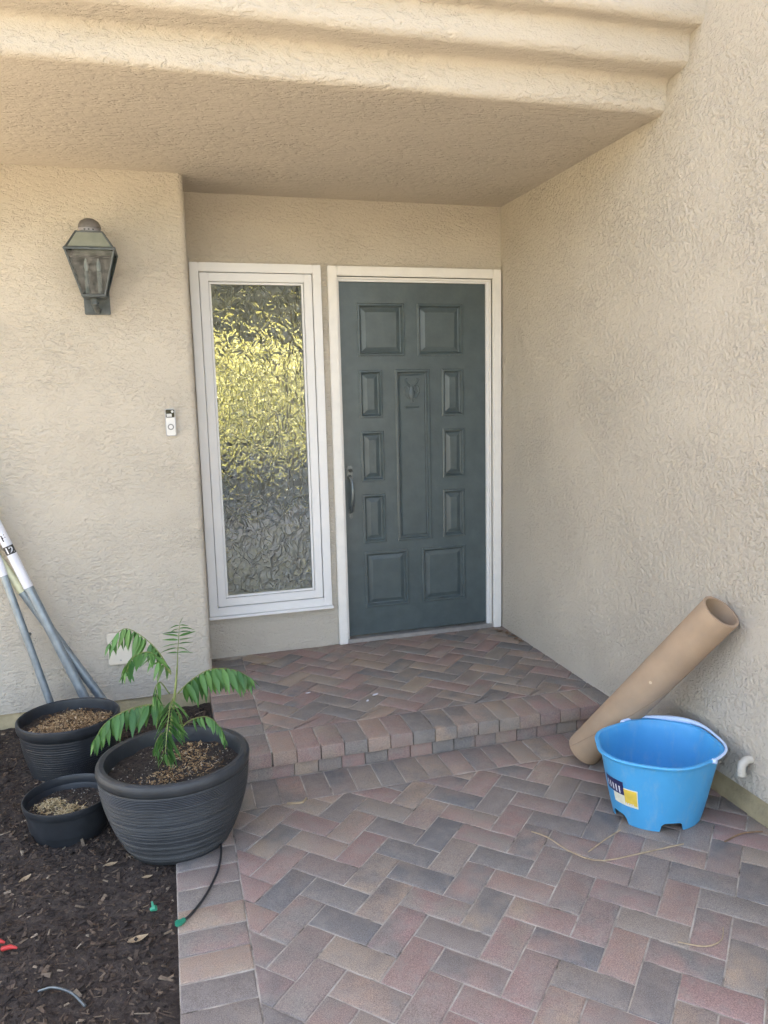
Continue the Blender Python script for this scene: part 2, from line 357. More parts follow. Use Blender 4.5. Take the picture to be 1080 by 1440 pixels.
def paver_mesh(poly, th, joint=.0019, ch=.0032, seg=.05):
    sub = []
    for i, a in enumerate(poly):
        b = poly[(i+1) % len(poly)]; L = math.hypot(b[0]-a[0], b[1]-a[1]); k = max(1, round(L/seg))
        sub += [(a[0]+(b[0]-a[0])*q/k, a[1]+(b[1]-a[1])*q/k) for q in range(k)]
    p0 = inset(sub, joint); p1 = inset(sub, joint+ch*.45); p2 = inset(sub, joint+ch*1.4)
    if area(p2) < 2e-5: return None
    cx = sum(q[0] for q in sub)/len(sub); cy = sum(q[1] for q in sub)/len(sub)
    def worn(p, amt):
        out = []
        for x, y in p:
            e = random.random()**3*amt; d_ = math.hypot(x-cx, y-cy) or 1; out.append((x-(x-cx)/d_*e, y-(y-cy)/d_*e))
        return out
    p1 = worn(p1, .0016); p2 = worn(p2, .0045)
    n = len(p0); vs = [(x, y, -th) for x, y in p0]+[(x, y, -ch) for x, y in worn(p0, .0008)]+[(x, y, -ch*.38) for x, y in p1]+[(x, y, 0) for x, y in p2]
    fs = [tuple(range(3*n, 4*n))]
    for k in range(3): fs += [(k*n+i, k*n+(i+1) % n, (k+1)*n+(i+1) % n, (k+1)*n+i) for i in range(n)]
    me = bpy.data.meshes.new('paver'); me.from_pydata(vs, [], fs); me.update()
    for q in me.polygons: q.use_smooth = True
    me.set_sharp_from_angle(angle=R(50))
    me.materials.append(M['paver']); return me
FULL = {}
def put_paver(parent, c, rotz, me, z, jit=.0013):
    o = bpy.data.objects.new('paver', me); col.objects.link(o); o.parent = parent
    o.location = (c[0], c[1], z+random.uniform(-jit, jit))
    o.rotation_euler = (random.uniform(-.006, .006), random.uniform(-.006, .006), rotz+random.uniform(-.006, .006)); return o
def full(lx, ly, th):
    k = (round(lx, 4), round(ly, 4), th)
    if k not in FULL: FULL[k] = [paver_mesh([(-lx/2,-ly/2),(lx/2,-ly/2),(lx/2,ly/2),(-lx/2,ly/2)], th) for _ in range(10)]
    return random.choice(FULL[k])
S2 = math.sqrt(.5)
def herring(parent, x0, x1, y0, y1, u0, v0, z, th):
    for i in range(-60, 60):
        for k in range(-60, 60):
            t = (i+k) % 4
            if t == 0: du, dv = .1, .2
            elif t == 2: du, dv = .2, .1
            else: continue
            ua, va = u0+k*.1, v0+i*.1
            P = [(ua, va), (ua+du, va), (ua+du, va+dv), (ua, va+dv)]
            P = [((u+v)*S2, (u-v)*S2) for u, v in P]
            if area(P) < 0: P.reverse()
            if max(q[0] for q in P) < x0 or min(q[0] for q in P) > x1 or max(q[1] for q in P) < y0 or min(q[1] for q in P) > y1: continue
            C = clip(P, x0, x1, y0, y1)
            if len(C) < 3 or area(C) < .0012: continue
            cx = sum(q[0] for q in P)/4; cy = sum(q[1] for q in P)/4
            if abs(area(C)-.02) < 1e-5:
                put_paver(parent, (cx, cy), R(-45) if t == 0 else R(45), full(.2, .1, th), z)
            else:
                cx = sum(q[0] for q in C)/len(C); cy = sum(q[1] for q in C)/len(C)
                me = paver_mesh([(q[0]-cx, q[1]-cy) for q in C], th)
                if me: put_paver(parent, (cx, cy), 0, me, z)
def row(parent, xs, ys, lx, ly, z, th, cap=False):
    for x in xs:
        for y in ys: put_paver(parent, (x, y), 0, full(lx, ly, th), z)
herring(patio, -1.768, .055, -4.44, -1.427, -2.531, .670, G, .05)
row(patio, [-1.868], [-1.29-.1015*i for i in range(31)], .2, .1, G, .06)
row(patio, [-1.718+.1*i for i in range(18)], [-1.327], .1, .2, G, .05)
herring(landing, -1.580, .025, -1.036, .02, -1.165, -.302, 0, .055)
row(landing, [-1.526+.1*i for i in range(16)], [-1.136], .1, .2, 0, .0585)
row(landing, [-1.680], [-1.185+.1*i for i in range(12)], .2, .1, 0, .0585)
row(landing, [-1.526+.1*i-.012 for i in range(16)], [-1.126], .1, .2, -.0605, .056)
row(landing, [-1.676], [-1.177+.1*i for i in range(9)], .2, .1, -.0605, .056)

# ------------------------------------------------------------------ planting bed
def bed_z(x, y): return -.132+.012*nz(x, y, 3.1, 5)+.009*nz(x, y, 1.7, 17)+.006*nz(x, y, .3, 45)
def terrain(x0, x1, y0, y1, st, zf, mb):
    nx = int((x1-x0)/st); ny = int((y1-y0)/st); vs = []; fs = []
    for j in range(ny+1):
        for i in range(nx+1):
            x = x0+(x1-x0)*i/nx; y = y0+(y1-y0)*j/ny; vs.append((x, y, zf(x, y)))
    for j in range(ny):
        for i in range(nx): a = j*(nx+1)+i; fs.append((a, a+1, a+nx+2, a+nx+1))
    return mb.add(vs, fs)
m = MB(); terrain(-3.4, -1.966, -3.4, -1.235, .014, bed_z, m); terrain(-3.4, -1.776, -1.235, -.29, .014, bed_z, m)
bed = m.build('planting_bed', 'soil', smooth=80); struct(bed)
m = MB().box(-4.3, -4.4, -.24, -3.4, -.29, -.135); m.box(-3.4, -4.4, -.24, -1.97, -3.4, -.135)
struct(m.build('garden_soil', 'soil'))
def chips(mb, n, place, lmin, lmax, wmin, wmax, tilt=.35, th=.002, curve=False):
    for _ in range(n):
        p = place()
        if p is None: continue
        l = random.uniform(lmin, lmax)*random.choice((.5, .7, 1)); wd = random.uniform(wmin, wmax); t = th*random.uniform(.6, 1.6)
        E = Euler((random.gauss(0, tilt), random.gauss(0, tilt), random.uniform(0, 6.3))).to_matrix(); q = Vector(p)+Vector((0, 0, t*.6))
        tp = random.uniform(.35, 1)
        vs = [q+E@Vector(c) for c in ((-l/2,-wd/2,-t/2),(l/2,-wd/2*tp,-t/2),(l/2,wd/2*tp,-t/2),(-l/2,wd/2,-t/2),(-l/2,-wd/2,t/2),(l/2,-wd/2*tp,t/2),(l/2,wd/2*tp,t/2),(-l/2,wd/2,t/2))]
        mb.add(vs, [(0,3,2,1),(4,5,6,7),(0,1,5,4),(1,2,6,5),(2,3,7,6),(3,0,4,7)])
def bed_pt():
    x = random.uniform(-3.1, -1.80); y = random.uniform(-2.9, -.34)
    if x > -1.98 and y < -1.22: return None
    return (x, y, bed_z(x, y))
m = MB(); chips(m, 12000, bed_pt, .006, .03, .003, .010); chips(m, 900, bed_pt, .02, .045, .007, .014, .5, .004); chips(m, 1500, bed_pt, .03, .07, .002, .0045, .2)
mu = m.build('mulch', 'chips'); struct(mu, 'stuff', 'dark shredded bark mulch covering the planting bed'); mu['category'] = 'mulch'

# ------------------------------------------------------------------ house
house = thing('house', 'tan stucco house front with covered entry, green door and narrow window', 'house', (-.9, 0, 0))
# entry wall with door and window openings
m = grid_wall(MB(), [-1.76, .03], [-.10, 2.48], [(-1.735, -1.056, .243, 2.119), (-.985, -.03, 0.0, 2.09)], .02, .16)
entry = m.build('entry_wall', 'stucco', house)
# left wall: plan outline with a rounded corner
arc = [(-1.785+.03*math.sin(a), -.28-.03*math.cos(a)) for a in [R(q) for q in range(0, 91, 15)]]
left = MB().plan([(-4.2, -.31)]+arc+[(-1.755, .18), (-4.2, .18)], -.05, SO+.02).build('left_wall', 'stucco', house, smooth=40)
MB().box(-4.2, -.295, -.24, -1.772, .10, -.045).build('foundation_strip', 'foundation', house)
# right wall
side = MB().box(.01, -3.3, -.005, .30, .2, 4.3).build('side_wall', 'stucco_side', house)
MB().box(.038, -3.27, -.24, .28, .2, -.004).build('foundation_strip', 'foundation', house)
MB().box(.30, -3.3, -.24, 4.5, 6.3, 4.3).build('wing', 'stucco', house)
# soffit and stepped cornice: profile (y, z) carried along x with a slightly uneven hand
def carc(cy, cz, r, a0, a1, n=6): return [(cy+r*math.cos(R(a0+(a1-a0)*i/n)), cz+r*math.sin(R(a0+(a1-a0)*i/n))) for i in range(n+1)]
prof_s = [(.03, SO), (-.4, SO), (-.9, SO), (-1.40, SO)]
prof = [(-1.40, SO)]+carc(-1.437, SO+.032, .032, -90, -180)+[(-1.469, 2.53), (-1.470, 2.56)]+carc(-1.494, 2.560, .024, 0, 90, 4)+[(-1.53, 2.586)]+carc(-1.563, 2.622, .036, -90, -180)
prof += [(-1.600, 2.66)]+carc(-1.62, 2.672, .02, 0, 90, 4)+[(-1.638, 2.693)]+carc(-1.648, 2.725, .032, -90, -180)+[(-1.681, 2.80)]+carc(-1.655, 2.81, .026, 180, 90, 4)+[(-1.60, 2.845), (-1.60, 3.6), (-1.60, 4.3)]
def sweep(prof, xs, amp):
    vs = []; fs = []; n = len(prof)
    for x in xs:
        for j, (y, z) in enumerate(prof):
            e = amp if 0 < j < n-1 else 0
            vs.append((x, y+e*nz(x, y*3, z*3, 2.3), z+e*nz(x+7, y*3, z*3, 2.6)))
    for i in range(len(xs)-1):
        for j in range(n-1): fs.append((i*n+j, (i+1)*n+j, (i+1)*n+j+1, i*n+j+1))
    return MB().add(vs, fs)
XS = [-4.2+.09*i for i in range(47)]+[.012]
sweep(prof_s, XS, .0).build('soffit', 'stucco_soffit', house, smooth=60)
sweep(prof, XS, .006).build('cornice', 'stucco_soffit', house, smooth=60)
# the rest of the body: upper floor, rear and the room behind the window
MB().box(-4.2, -1.45, 2.62, .01, 6.3, 2.72).build('floor_slab', 'room', house)
MB().box(-4.45, -1.85, 4.3, 4.9, 6.8, 4.5).build('roof', 'roof', house)
m = MB().box(-4.35, -.31, -.24, -4.2, 6.3, 2.5); m.box(-4.35, -1.6, 2.5, -4.2, 6.3, 4.3); m.build('gable_wall', 'stucco', house)
m = grid_wall(MB(), [-4.2, .30], [-.24, 4.3], [(-2.3, .27, .62, 2.2)], 6.15, 6.3)
rear = m.build('rear_wall', 'room', house)
MB().box(-3.5, 6.31, 2.45, 2.0, 7.9, 2.55).build('rear_sun_blocker', 'roof', house)  # unseen slab, added to keep direct sun off the room floor
MB().box(-4.2, .19, -.24, .30, 6.14, -.01).build('room_floor', 'roomfloor', house)
MB().box(-4.2, .19, 2.5, .30, 6.14, 2.61).build('room_ceiling', 'room', house)
MB().box(-3.3, .2, -.01, -3.2, 6.14, 2.5).build('partition_wall', 'room', house)
# --- window
win = MB()
def frame(mb, x0, x1, z0, z1, wd, ya, yb, bev=0, wb=None, wt=None):
    wb = wb or wd; wt = wt or wd
    mb.box(x0, ya, z0, x0+wd, yb, z1, bev); mb.box(x1-wd, ya, z0, x1, yb, z1, bev)
    mb.box(x0+wd, ya+.0004, z0, x1-wd, yb, z0+wb, bev); mb.box(x0+wd, ya+.0004, z1-wt, x1-wd, yb, z1, bev); return mb
win = frame(MB(), -1.7395, -1.053, .243, 2.122, .046, -.004, .10, .003).build('window', 'white', house, smooth=40, label='narrow fixed window with white vinyl frame and patterned glass')
frame(MB(), -1.690, -1.1025, .292, 2.073, .044, .006, .07, .003).build('sash', 'white', win, smooth=40)
frame(MB(), -1.644, -1.1485, .338, 2.027, .011, .016, .06, .002).build('glazing_bead', 'white', win, smooth=40)
MB().box(-1.742, -.022, .228, -1.048, .06, .242, .003).build('sill', 'white', win, smooth=40)
MB().box(-1.634, .028, .348, -1.159, .034, 2.017).build('pane', 'obscure', win, label='patterned obscure glass pane')
# --- door
fr = MB(); frame(fr, -1.0166, 0.0, 0.001, 2.12, .0505, -.004, .05, .004, wb=.0001)
fr = MB()
for a, b in ((-1.0166, -.9661), (-.0505, 0.0)): fr.box(a, -.006, .001, b, .019, 2.12, .004)
fr.box(-.9661, -.0058, 2.0695, -.0505, .019, 2.12, .004)
dframe = fr.build('door_frame', 'trim', house, smooth=40, label='white painted door casing')
jm = MB()
jm.box(-.9662+.004, .0195, .001, -.9525, .15, 2.066); jm.box(-.0635, .0195, .001, -.0545, .15, 2.066); jm.box(-.9525, .0195, 2.056, -.0635, .15, 2.066)
jm.build('jamb', 'trim', dframe)
st = MB(); st.box(-.082, .026, .001, -.064, .046, 2.0555, .002); st.box(-.9525, .026, 2.044, -.0825, .046, 2.0555, .002)
st.build('weatherstrip', 'white', dframe, smooth=40)
MB().box(-.9645, .004, -.003, -.052, .13, .022, .004).build('threshold', plain('aluminium_threshold', (.40, .38, .36), .4, .5), dframe, smooth=40)
LX0, LX1, LZ0, LZ1, LY = -.951, -.066, .030, 2.052, .050
cols = [(-.847, -.573), (-.497, -.222)]
P = [(-.847,-.573,1.643,1.931), (-.497,-.222,1.643,1.931), (-.847,-.711,1.298,1.566), (-.352,-.218,1.298,1.566), (-.635,-.425,.576,1.566),
     (-.846,-.709,.936,1.223), (-.350,-.214,.936,1.223), (-.844,-.708,.577,.863), (-.352,-.215,.580,.863), (-.842,-.576,.192,.523), (-.490,-.216,.192,.523)]
m = grid_wall(MB(), [LX0, LX1], [LZ0, LZ1], P, LY, .092)
m.box(LX0+.001, .0921, LZ0, LX1-.001, .094, LZ1)
door = m.build('door', 'door', house, label='dark green grey panelled front door')
for i, (a, b, c, e) in enumerate(P):
    r_ = []   # stepped moulding then a sloping raised field
    steps = [(0, -.004), (.004, -.0075), (.011, -.008), (.015, -.003), (.019, .011), (.024, .0125), (.046, .0035), (.049, .0025), (.051, .0028)]
    if i in (4,): steps = [(0, -.004), (.004, -.0075), (.012, -.008), (.016, -.003), (.020, .011), (.027, .012), (.034, .006), (.037, .006), (.039, .0062)]
    vs = []; fs = []
    for d_, y_ in steps: vs += [(a+d_, LY+y_, c+d_), (b-d_, LY+y_, c+d_), (b-d_, LY+y_, e-d_), (a+d_, LY+y_, e-d_)]
    for k in range(len(steps)-1):
        for q in range(4): fs.append((k*4+q, k*4+(q+1) % 4, k*4+4+(q+1) % 4, k*4+4+q))
    k = (len(steps)-1)*4; fs.append((k, k+1, k+2, k+3))
    fs2 = [(0, 1, 2, 3)]; n0 = len(vs)
    vs += [(a, .09, c), (b, .09, c), (b, .09, e), (a, .09, e)]
    for q in range(4): fs.append((n0+q, n0+(q+1) % 4, (q+1) % 4, q))
    MB().add(vs, fs).build('panel', 'door', door)
# carved ornament at the head of the tall panel: an urn with two leafy scrolls above a small ledge
m = MB(); cx, cz, yy = -.533, 1.44, LY+.006
m.tube([(cx-.042, yy, 1.353), (cx+.042, yy, 1.353)], .0055, 8)
for s in (-1, 1):
    m.tube([(cx+s*.004, yy, 1.40), (cx+s*.028, yy, 1.412), (cx+s*.044, yy, 1.44), (cx+s*.038, yy, 1.47), (cx+s*.020, yy, 1.472), (cx+s*.018, yy, 1.452)], [.004, .006, .0065, .006, .005, .003], 8)
    m.tube([(cx+s*.010, yy, 1.475), (cx+s*.03, yy, 1.49), (cx+s*.044, yy, 1.512), (cx+s*.026, yy, 1.515)], [.004, .006, .005, .003], 8)
m.lathe([(.0, -.05), (.012, -.048), (.008, -.036), (.020, -.015), (.024, .008), (.012, .022), (.016, .030), (.004, .042), (0, .058)], 12, (cx, yy+.002, 1.43), 1, .5)
m.build('carving', 'door', door, smooth=60)
h = MB()
h.box(-.936, .036, .948, -.900, .0505, 1.032, .006); h.box(-.930, .036, .728, -.906, .0505, .79, .006)
h.tube([(-.918, .042, .975), (-.918, .012, .968), (-.914, -.006, .935), (-.914, -.012, .88), (-.914, -.006, .82), (-.918, .014, .775), (-.918, .042, .765)], [.008, .009, .0095, .010, .0095, .009, .008], 12)
h.tube([(-.918, .036, 1.010), (-.918, .016, 1.012), (-.918, .006, 1.004)], [.006, .007, .010], 10)
h.build('handle', 'bronze', door, smooth=45)

# ------------------------------------------------------------------ wall lantern
LC = Vector((-2.172, -.450, 1.9))
lan = thing('wall_lantern', 'weathered dark metal carriage lantern mounted high on the left stucco wall', 'lantern', (-2.172, -.31, 1.82))
def sq(h, z, cy=LC.y): return [Vector((LC.x-h, cy-h, z)), Vector((LC.x+h, cy-h, z)), Vector((LC.x+h, cy+h, z)), Vector((LC.x-h, cy+h, z))]
ZB, ZW, ZT = 1.888, 2.073, 2.152; HB, HW, HT = .047, .100, .054
MB().box(-2.230, -.322, 1.822, -2.117, -.3085, 2.0, .003).build('back_plate', 'lantern', lan, smooth=40)
cage = MB(); A, B, C = sq(HB, ZB), sq(HW, ZW), sq(HT, ZT)
for i in range(4):
    cage.tube([A[i], B[i]], .0052, 6); cage.tube([B[i], C[i]], .0052, 6)
    cage.tube([A[i], A[(i+1) % 4]], .006, 6); cage.tube([C[i], C[(i+1) % 4]], .005, 6)
cg = cage.build('cage', 'lantern', lan)
m = MB()
for i in range(4):
    m.tube([B[i]+Vector((0,0,.004)), B[(i+1) % 4]+Vector((0,0,.004))], .0085, 8, flat=.7)
m.build('rim', 'lantern', cg, smooth=60)
def pane(a, b, c, d_, th=.0018):
    n = (b-a).cross(d_-a).normalized()*th; q = [a, b, c, d_]
    ctr = sum(q, Vector())/4; q = [ctr+(k-ctr)*.94 for k in q]
    return MB().add(q+[k+n for k in q], [(0,1,2,3),(7,6,5,4),(0,4,5,1),(1,5,6,2),(2,6,7,3),(3,7,4,0)])
for i in range(4):
    if i != 2: pane(A[i], A[(i+1) % 4], B[(i+1) % 4], B[i]).build('glass_pane', 'clear', lan)
    pane(B[i], B[(i+1) % 4], C[(i+1) % 4], C[i]).build('roof_pane', plain('roof_pane_glass', (.23, .245, .20), .25, namt=.08), lan)
MB().add([tuple(A[2]), tuple(A[3]), tuple(B[3]), tuple(B[2]), tuple(A[2]+Vector((0,.004,0))), tuple(A[3]+Vector((0,.004,0))), tuple(B[3]+Vector((0,.004,0))), tuple(B[2]+Vector((0,.004,0)))], [(0,1,2,3),(7,6,5,4),(0,4,5,1),(1,5,6,2),(2,6,7,3),(3,7,4,0)]).build('reflector', 'lantern', lan)
neck = MB().lathe([(.05, 0), (.052, .002), (.046, .004), (.046, .019), (.05, .021), (.0, .0215)], 28, (LC.x, LC.y, ZT+.002)).build('neck', plain('neck_metal', (.28, .27, .28), .5, .3), lan, smooth=40)
for k in (-1, 0, 1):
    a = R(-90+k*22); c = Vector((LC.x+.0465*math.cos(a), LC.y+.0465*math.sin(a), ZT+.0135)); n = Vector((math.cos(a), math.sin(a), 0))
    MB().tube([c-n*.002, c+n*.0012], .0036, 10).build('vent_hole', 'black', neck)
MB().lathe([(.0475, 0), (.0485, .004), (.046, .016), (.038, .030), (.022, .040), (.0, .0435)], 28, (LC.x, LC.y, ZT+.0235)).build('dome_cap', 'lantern_cap', lan, smooth=50)
for s in (-1, 1):
    c = MB().lathe([(0, 0), (.010, 0), (.010, .10), (.007, .102), (0, .103)], 14, (LC.x+s*.026, LC.y, 1.892)).build('candle', 'candle', lan, smooth=50)
    MB().lathe([(0, 0), (.007, .001), (.0105, .018), (.008, .038), (.003, .054), (0, .058)], 14, (LC.x+s*.026, LC.y, 1.995)).build('bulb', 'bulb', c, smooth=60)
m = MB(); m.box(LC.x-.047, LC.y-.047, ZB-.008, LC.x+.047, LC.y+.047, ZB-.001, .002); m.build('base_plate', 'lantern', lan, smooth=40)
m = MB(); m.tube([(LC.x, LC.y, 1.884), (LC.x, LC.y, 1.862), (LC.x, LC.y+.02, 1.846), (LC.x, -.35, 1.842), (LC.x, -.315, 1.842)], [.013, .016, .014, .013, .016], 12)
for z in (1.872, 1.856): m.lathe([(.0, -.004), (.018, -.004), (.018, .004), (0, .004)], 16, (LC.x, LC.y, z))
m.build('arm', 'lantern', lan, smooth=45)

# ------------------------------------------------------------------ doorbell and cover plate on the left wall
db = thing('doorbell', 'white and silver video doorbell on the stucco beside the narrow window', 'doorbell', (-1.882, -.31, 1.25))
MB().box(-1.9065, -.330, 1.252, -1.8575, -.309, 1.384, .004).build('body', 'silver', db, smooth=40)
MB().box(-1.9025, -.3335, 1.257, -1.8615, -.3298, 1.341, .003).build('face_plate', 'bellwhite', db, smooth=40)
MB().box(-1.9025, -.3335, 1.3425, -1.8615, -.3298, 1.380, .003).build('camera_window', 'dkglass', db, smooth=40)
MB().box(-1.8985, -.3343, 1.3455, -1.8745, -.3333, 1.3600, .0003).build('sensor', 'silver', db)
MB().tube([(-1.871, -.3333, 1.370), (-1.871, -.3350, 1.370)], .006, 16).build('lens', 'silver', db)
def ring(c, r0, r1, y0, y1, n=32): return MB().lathe([(r0, 0), (r1, 0), (r1, y1-y0), (r0, y1-y0), (r0, 0)], n)
m = MB()
for k in range(32):
    a, b = 2*math.pi*k/32, 2*math.pi*(k+1)/32; vs = []
    for an in (a, b):
        for rr in (.0092, .0148):
            for y in (-.3333, -.3352): vs.append((-1.882+rr*math.cos(an), y, 1.297+rr*math.sin(an)))
    m.add(vs, [(1,3,7,5),(0,1,5,4),(2,6,7,3)])
m.build('button_ring', plain('grey_ring', (.20, .20, .20), .4), db)
MB().tube([(-1.882, -.3333, 1.297), (-1.882, -.3346, 1.297)], .0098, 24).build('button', 'bellwhite', db)
cp = thing('cover_plate', 'blank pale cover plate low on the stucco wall behind the ferny plant', 'cover plate', (-2.19, -.31, .14))
MB().box(-2.249, -.338, .143, -2.134, -.308, .303, .006).build('cover', 'plate', cp, smooth=40)
for z in (.165, .281): MB().lathe([(0, 0), (.004, .0005), (0, .002)], 10, (0, 0, 0)).v and MB().tube([(-2.1915, -.3375, z), (-2.1915, -.3392, z)], .004, 12).build('screw', 'silver', cp)

# ------------------------------------------------------------------ poles leaning on the left wall
def text_mesh(body, size):
    cu = bpy.data.curves.new('lettering', 'FONT'); cu.body = body; cu.size = size; cu.align_x = 'CENTER'; cu.offset = size*.018
    o = bpy.data.objects.new('lettering', cu); col.objects.link(o); dg = bpy.context.evaluated_depsgraph_get()
    me = bpy.data.meshes.new_from_object(o.evaluated_get(dg)); bpy.data.objects.remove(o); return me
def pole(base, top, r, label, labels, bolt=None):
    b, t = Vector(base), Vector(top); ax = (t-b).normalized(); L = (t-b).length
    q = ax.to_track_quat('Z', 'Y'); Mx = Matrix.Translation(b) @ q.to_matrix().to_4x4()
    o = thing('metal_pole', label, 'pole', base, 'metal poles leaning on the left wall')
    o.rotation_mode = 'QUATERNION'; o.rotation_quaternion = q; BASE[o] = Vector((0, 0, 0))
    m = MB(); n = 24; prof = [(r-.002, .02), (r-.002, 0), (r, 0), (r, L), (r-.002, L), (r-.002, L-.03)]
    m.lathe(prof, n).build('shaft', 'gal', o, smooth=50)
    vc = q.inverted() @ (CAM-b-ax*.9); th0 = math.atan2(vc.y, vc.x)
    for (z0, z1, mat, extra) in labels:
        sl_ = MB().lathe([(r+.0002, z0), (r+extra, z0), (r+extra, z1), (r+.0002, z1)], n).build('label_wrap', mat, o, smooth=50)
    return o, th0, r, L
def wrap_text(o, th0, r, body, size, z, mat):
    me = text_mesh(body, size)
    for v in me.vertices:
        a = th0+v.co.x/r; v.co = (r*math.cos(a), r*math.sin(a), z+v.co.y)
    me.materials.clear(); me.materials.append(M[mat]); t = bpy.data.objects.new('lettering', me); col.objects.link(t); t.parent = o
pA, tA, rA, LA = pole((-2.463,-.482,-.135), (-2.94,-.328,1.78), .0165, 'thin grey metal pole with a white label, leaning beside a bolt', [(.813, 1.05, 'label', .0006)])
pB, tB, rB, LB = pole((-2.289,-.480,-.135), (-3.0,-.333,1.77), .0215, 'grey metal pole with white label reading 12, leaning in front', [(.775, 1.12, 'label', .0006), (.945, .985, 'black', .0010)])
pC, tC, rC, LC_ = pole((-2.205,-.425,-.135), (-3.25,-.3335,1.75), .0205, 'grey metal pole with yellowed label, leaning closest to the stucco', [(.80, 1.1, 'ylabel', .0006)])
wrap_text(pB, tB-.1, rB+.0014, '12', .040, .951, 'label')
wrap_text(pB, tB-.1, rB+.0010, 'F', .044, 1.010, 'black')
m = MB(); m.tube([(-.012-rA, 0, .515), (-rA+.004, 0, .515)], .005, 10); m.tube([(-.020-rA, 0, .515), (-.010-rA, 0, .515)], .009, 6)
bo = m.build('bolt', 'bronze', pA)

# ------------------------------------------------------------------ pots
def ribbed(r0, r1, z0, z1, n, amp):
    out = []
    for i in range(n+1):
        t = i/n; r = r0+(r1-r0)*math.sin(t*math.pi/2)**.85
        for dz, k in ((0, 0), (.25, 1), (.6, 1), (.85, 0)): out.append((r+amp*k*random.uniform(.5, 1.2), z0+(z1-z0)*(t+dz/n) if t < 1 else z1))
    return out
def disc(mb, c, r, zf, n=40, rings=14, sy=1):
    vs = [(c[0], c[1], zf(c[0], c[1]))]; fs = []
    for k in range(1, rings+1):
        for i in range(n):
            a = 2*math.pi*i/n; x = c[0]+r*k/rings*math.cos(a); y = c[1]+r*sy*k/rings*math.sin(a); vs.append((x, y, zf(x, y)))
    for i in range(n): fs.append((0, 1+i, 1+(i+1) % n))
    for k in range(rings-1):
        for i in range(n): fs.append((1+k*n+i, 1+(k+1)*n+i, 1+(k+1)*n+(i+1) % n, 1+k*n+(i+1) % n))
    return mb.add(vs, fs)
def pot(name, label, c, zb, prof, mat, zs, rs, nchip, piles, wob=.0, ngrit=500, sy=1, cmat='potchips', cs=1):
    o = thing(name, label, 'plant pot', (c[0], c[1], zb))
    MB().lathe(prof, 72, (c[0], c[1], 0), 1, sy, shape=(lambda a, z: 1+wob*math.sin(2*a+1)+.0012*nz(math.cos(a)*3, math.sin(a)*3, z*40)) ).build('pot_body', mat, o, smooth=35)
    def zf(x, y):
        h = zs+.008*nz(x, y, 1, 22)+.005*nz(x, y, 2, 60)
        for px, py, pr, ph in piles: h += ph*math.exp(-((x-px)**2+(y-py)**2)/pr**2)
        return h
    s = disc(MB(), c, rs, zf, 44, 18, sy).build('potting_soil', 'soil', o, smooth=80)
    def pt(rad, ctr=None):
        def f():
            if ctr:
                x = random.gauss(ctr[0], ctr[2]*.6); y = random.gauss(ctr[1], ctr[2]*.6)
            else:
                a = random.uniform(0, 6.3); q = rad*math.sqrt(random.random()); x = c[0]+q*math.cos(a); y = c[1]+q*math.sin(a)*sy
            if math.hypot(x-c[0], (y-c[1])/sy) > rad: return None
            return (x, y, zf(x, y))
        return f
    m = MB()
    for p in piles: chips(m, nchip//max(1, len(piles)), pt(rs-.012, p), .006*cs, .022*cs, .002*cs, .007*cs, .5, .0016)
    ch = m.build('bark_flakes', cmat, s); ch['kind'] = 'stuff'
    m = MB(); chips(m, ngrit, pt(rs-.006), .002, .007, .002, .005, .5, .0018)
    ch = m.build('soil_grit', 'grit', s); ch['kind'] = 'stuff'
    return o, zf
PB = (-1.953, -1.535)
pr = [(0, -.118), (.158, -.124), (.172, -.120)]+ribbed(.178, .254, -.108, .160, 46, .0013)+[(.2560, .163), (.2590, .170), (.2605, .180), (.259, .190), (.255, .198), (.247, .202), (.232, .199), (.228, .19), (.226, .16), (.214, .06), (.19, 0)]
big, zbig = pot('planter', 'large charcoal ribbed planter holding the young ferny plant', PB, -.122, pr, 'pot', .148, .2255, 750, [(-1.88, -1.56, .085, .006), (-1.98, -1.62, .07, .004), (-1.90, -1.44, .07, .003)], .004, 1500, .925)
P2 = (-2.386, -.800)
pr = [(0, -.13), (.15, -.134), (.165, -.13)]+ribbed(.165, .196, -.12, .05, 16, .0008)+[(.199, .058), (.206, .064), (.209, .075), (.2095, .090), (.208, .100), (.203, .104), (.197, .100), (.194, .09), (.19, .02), (.18, -.02)]
p2, z2 = pot('planter', 'charcoal planter of bark-topped soil beneath the leaning metal poles', P2, -.134, pr, 'pot_black', .055, .1925, 2400, [(-2.44, -.85, .08, .016), (-2.30, -.80, .075, .014), (-2.38, -.90, .08, .01), (-2.40, -.74, .08, .008)], 0, 400, .9, 'potchips', 1.5)
P3 = (-2.338, -1.318)
pr = [(0, -.138), (.118, -.142), (.124, -.138), (.128, -.12), (.143, -.035), (.146, -.028), (.153, -.026), (.156, -.018), (.1575, -.004), (.1565, .003), (.153, .004), (.150, -.002), (.148, -.02), (.146, -.06), (.14, -.1)]
p3, z3 = pot('planter', 'low small black nursery pot with two clumps of dry moss', P3, -.142, pr, 'pot_black', -.048, .146, 1100, [(-2.40, -1.30, .035, .022), (-2.335, -1.37, .035, .02)], 0, 900, .97, 'moss', 1.1)

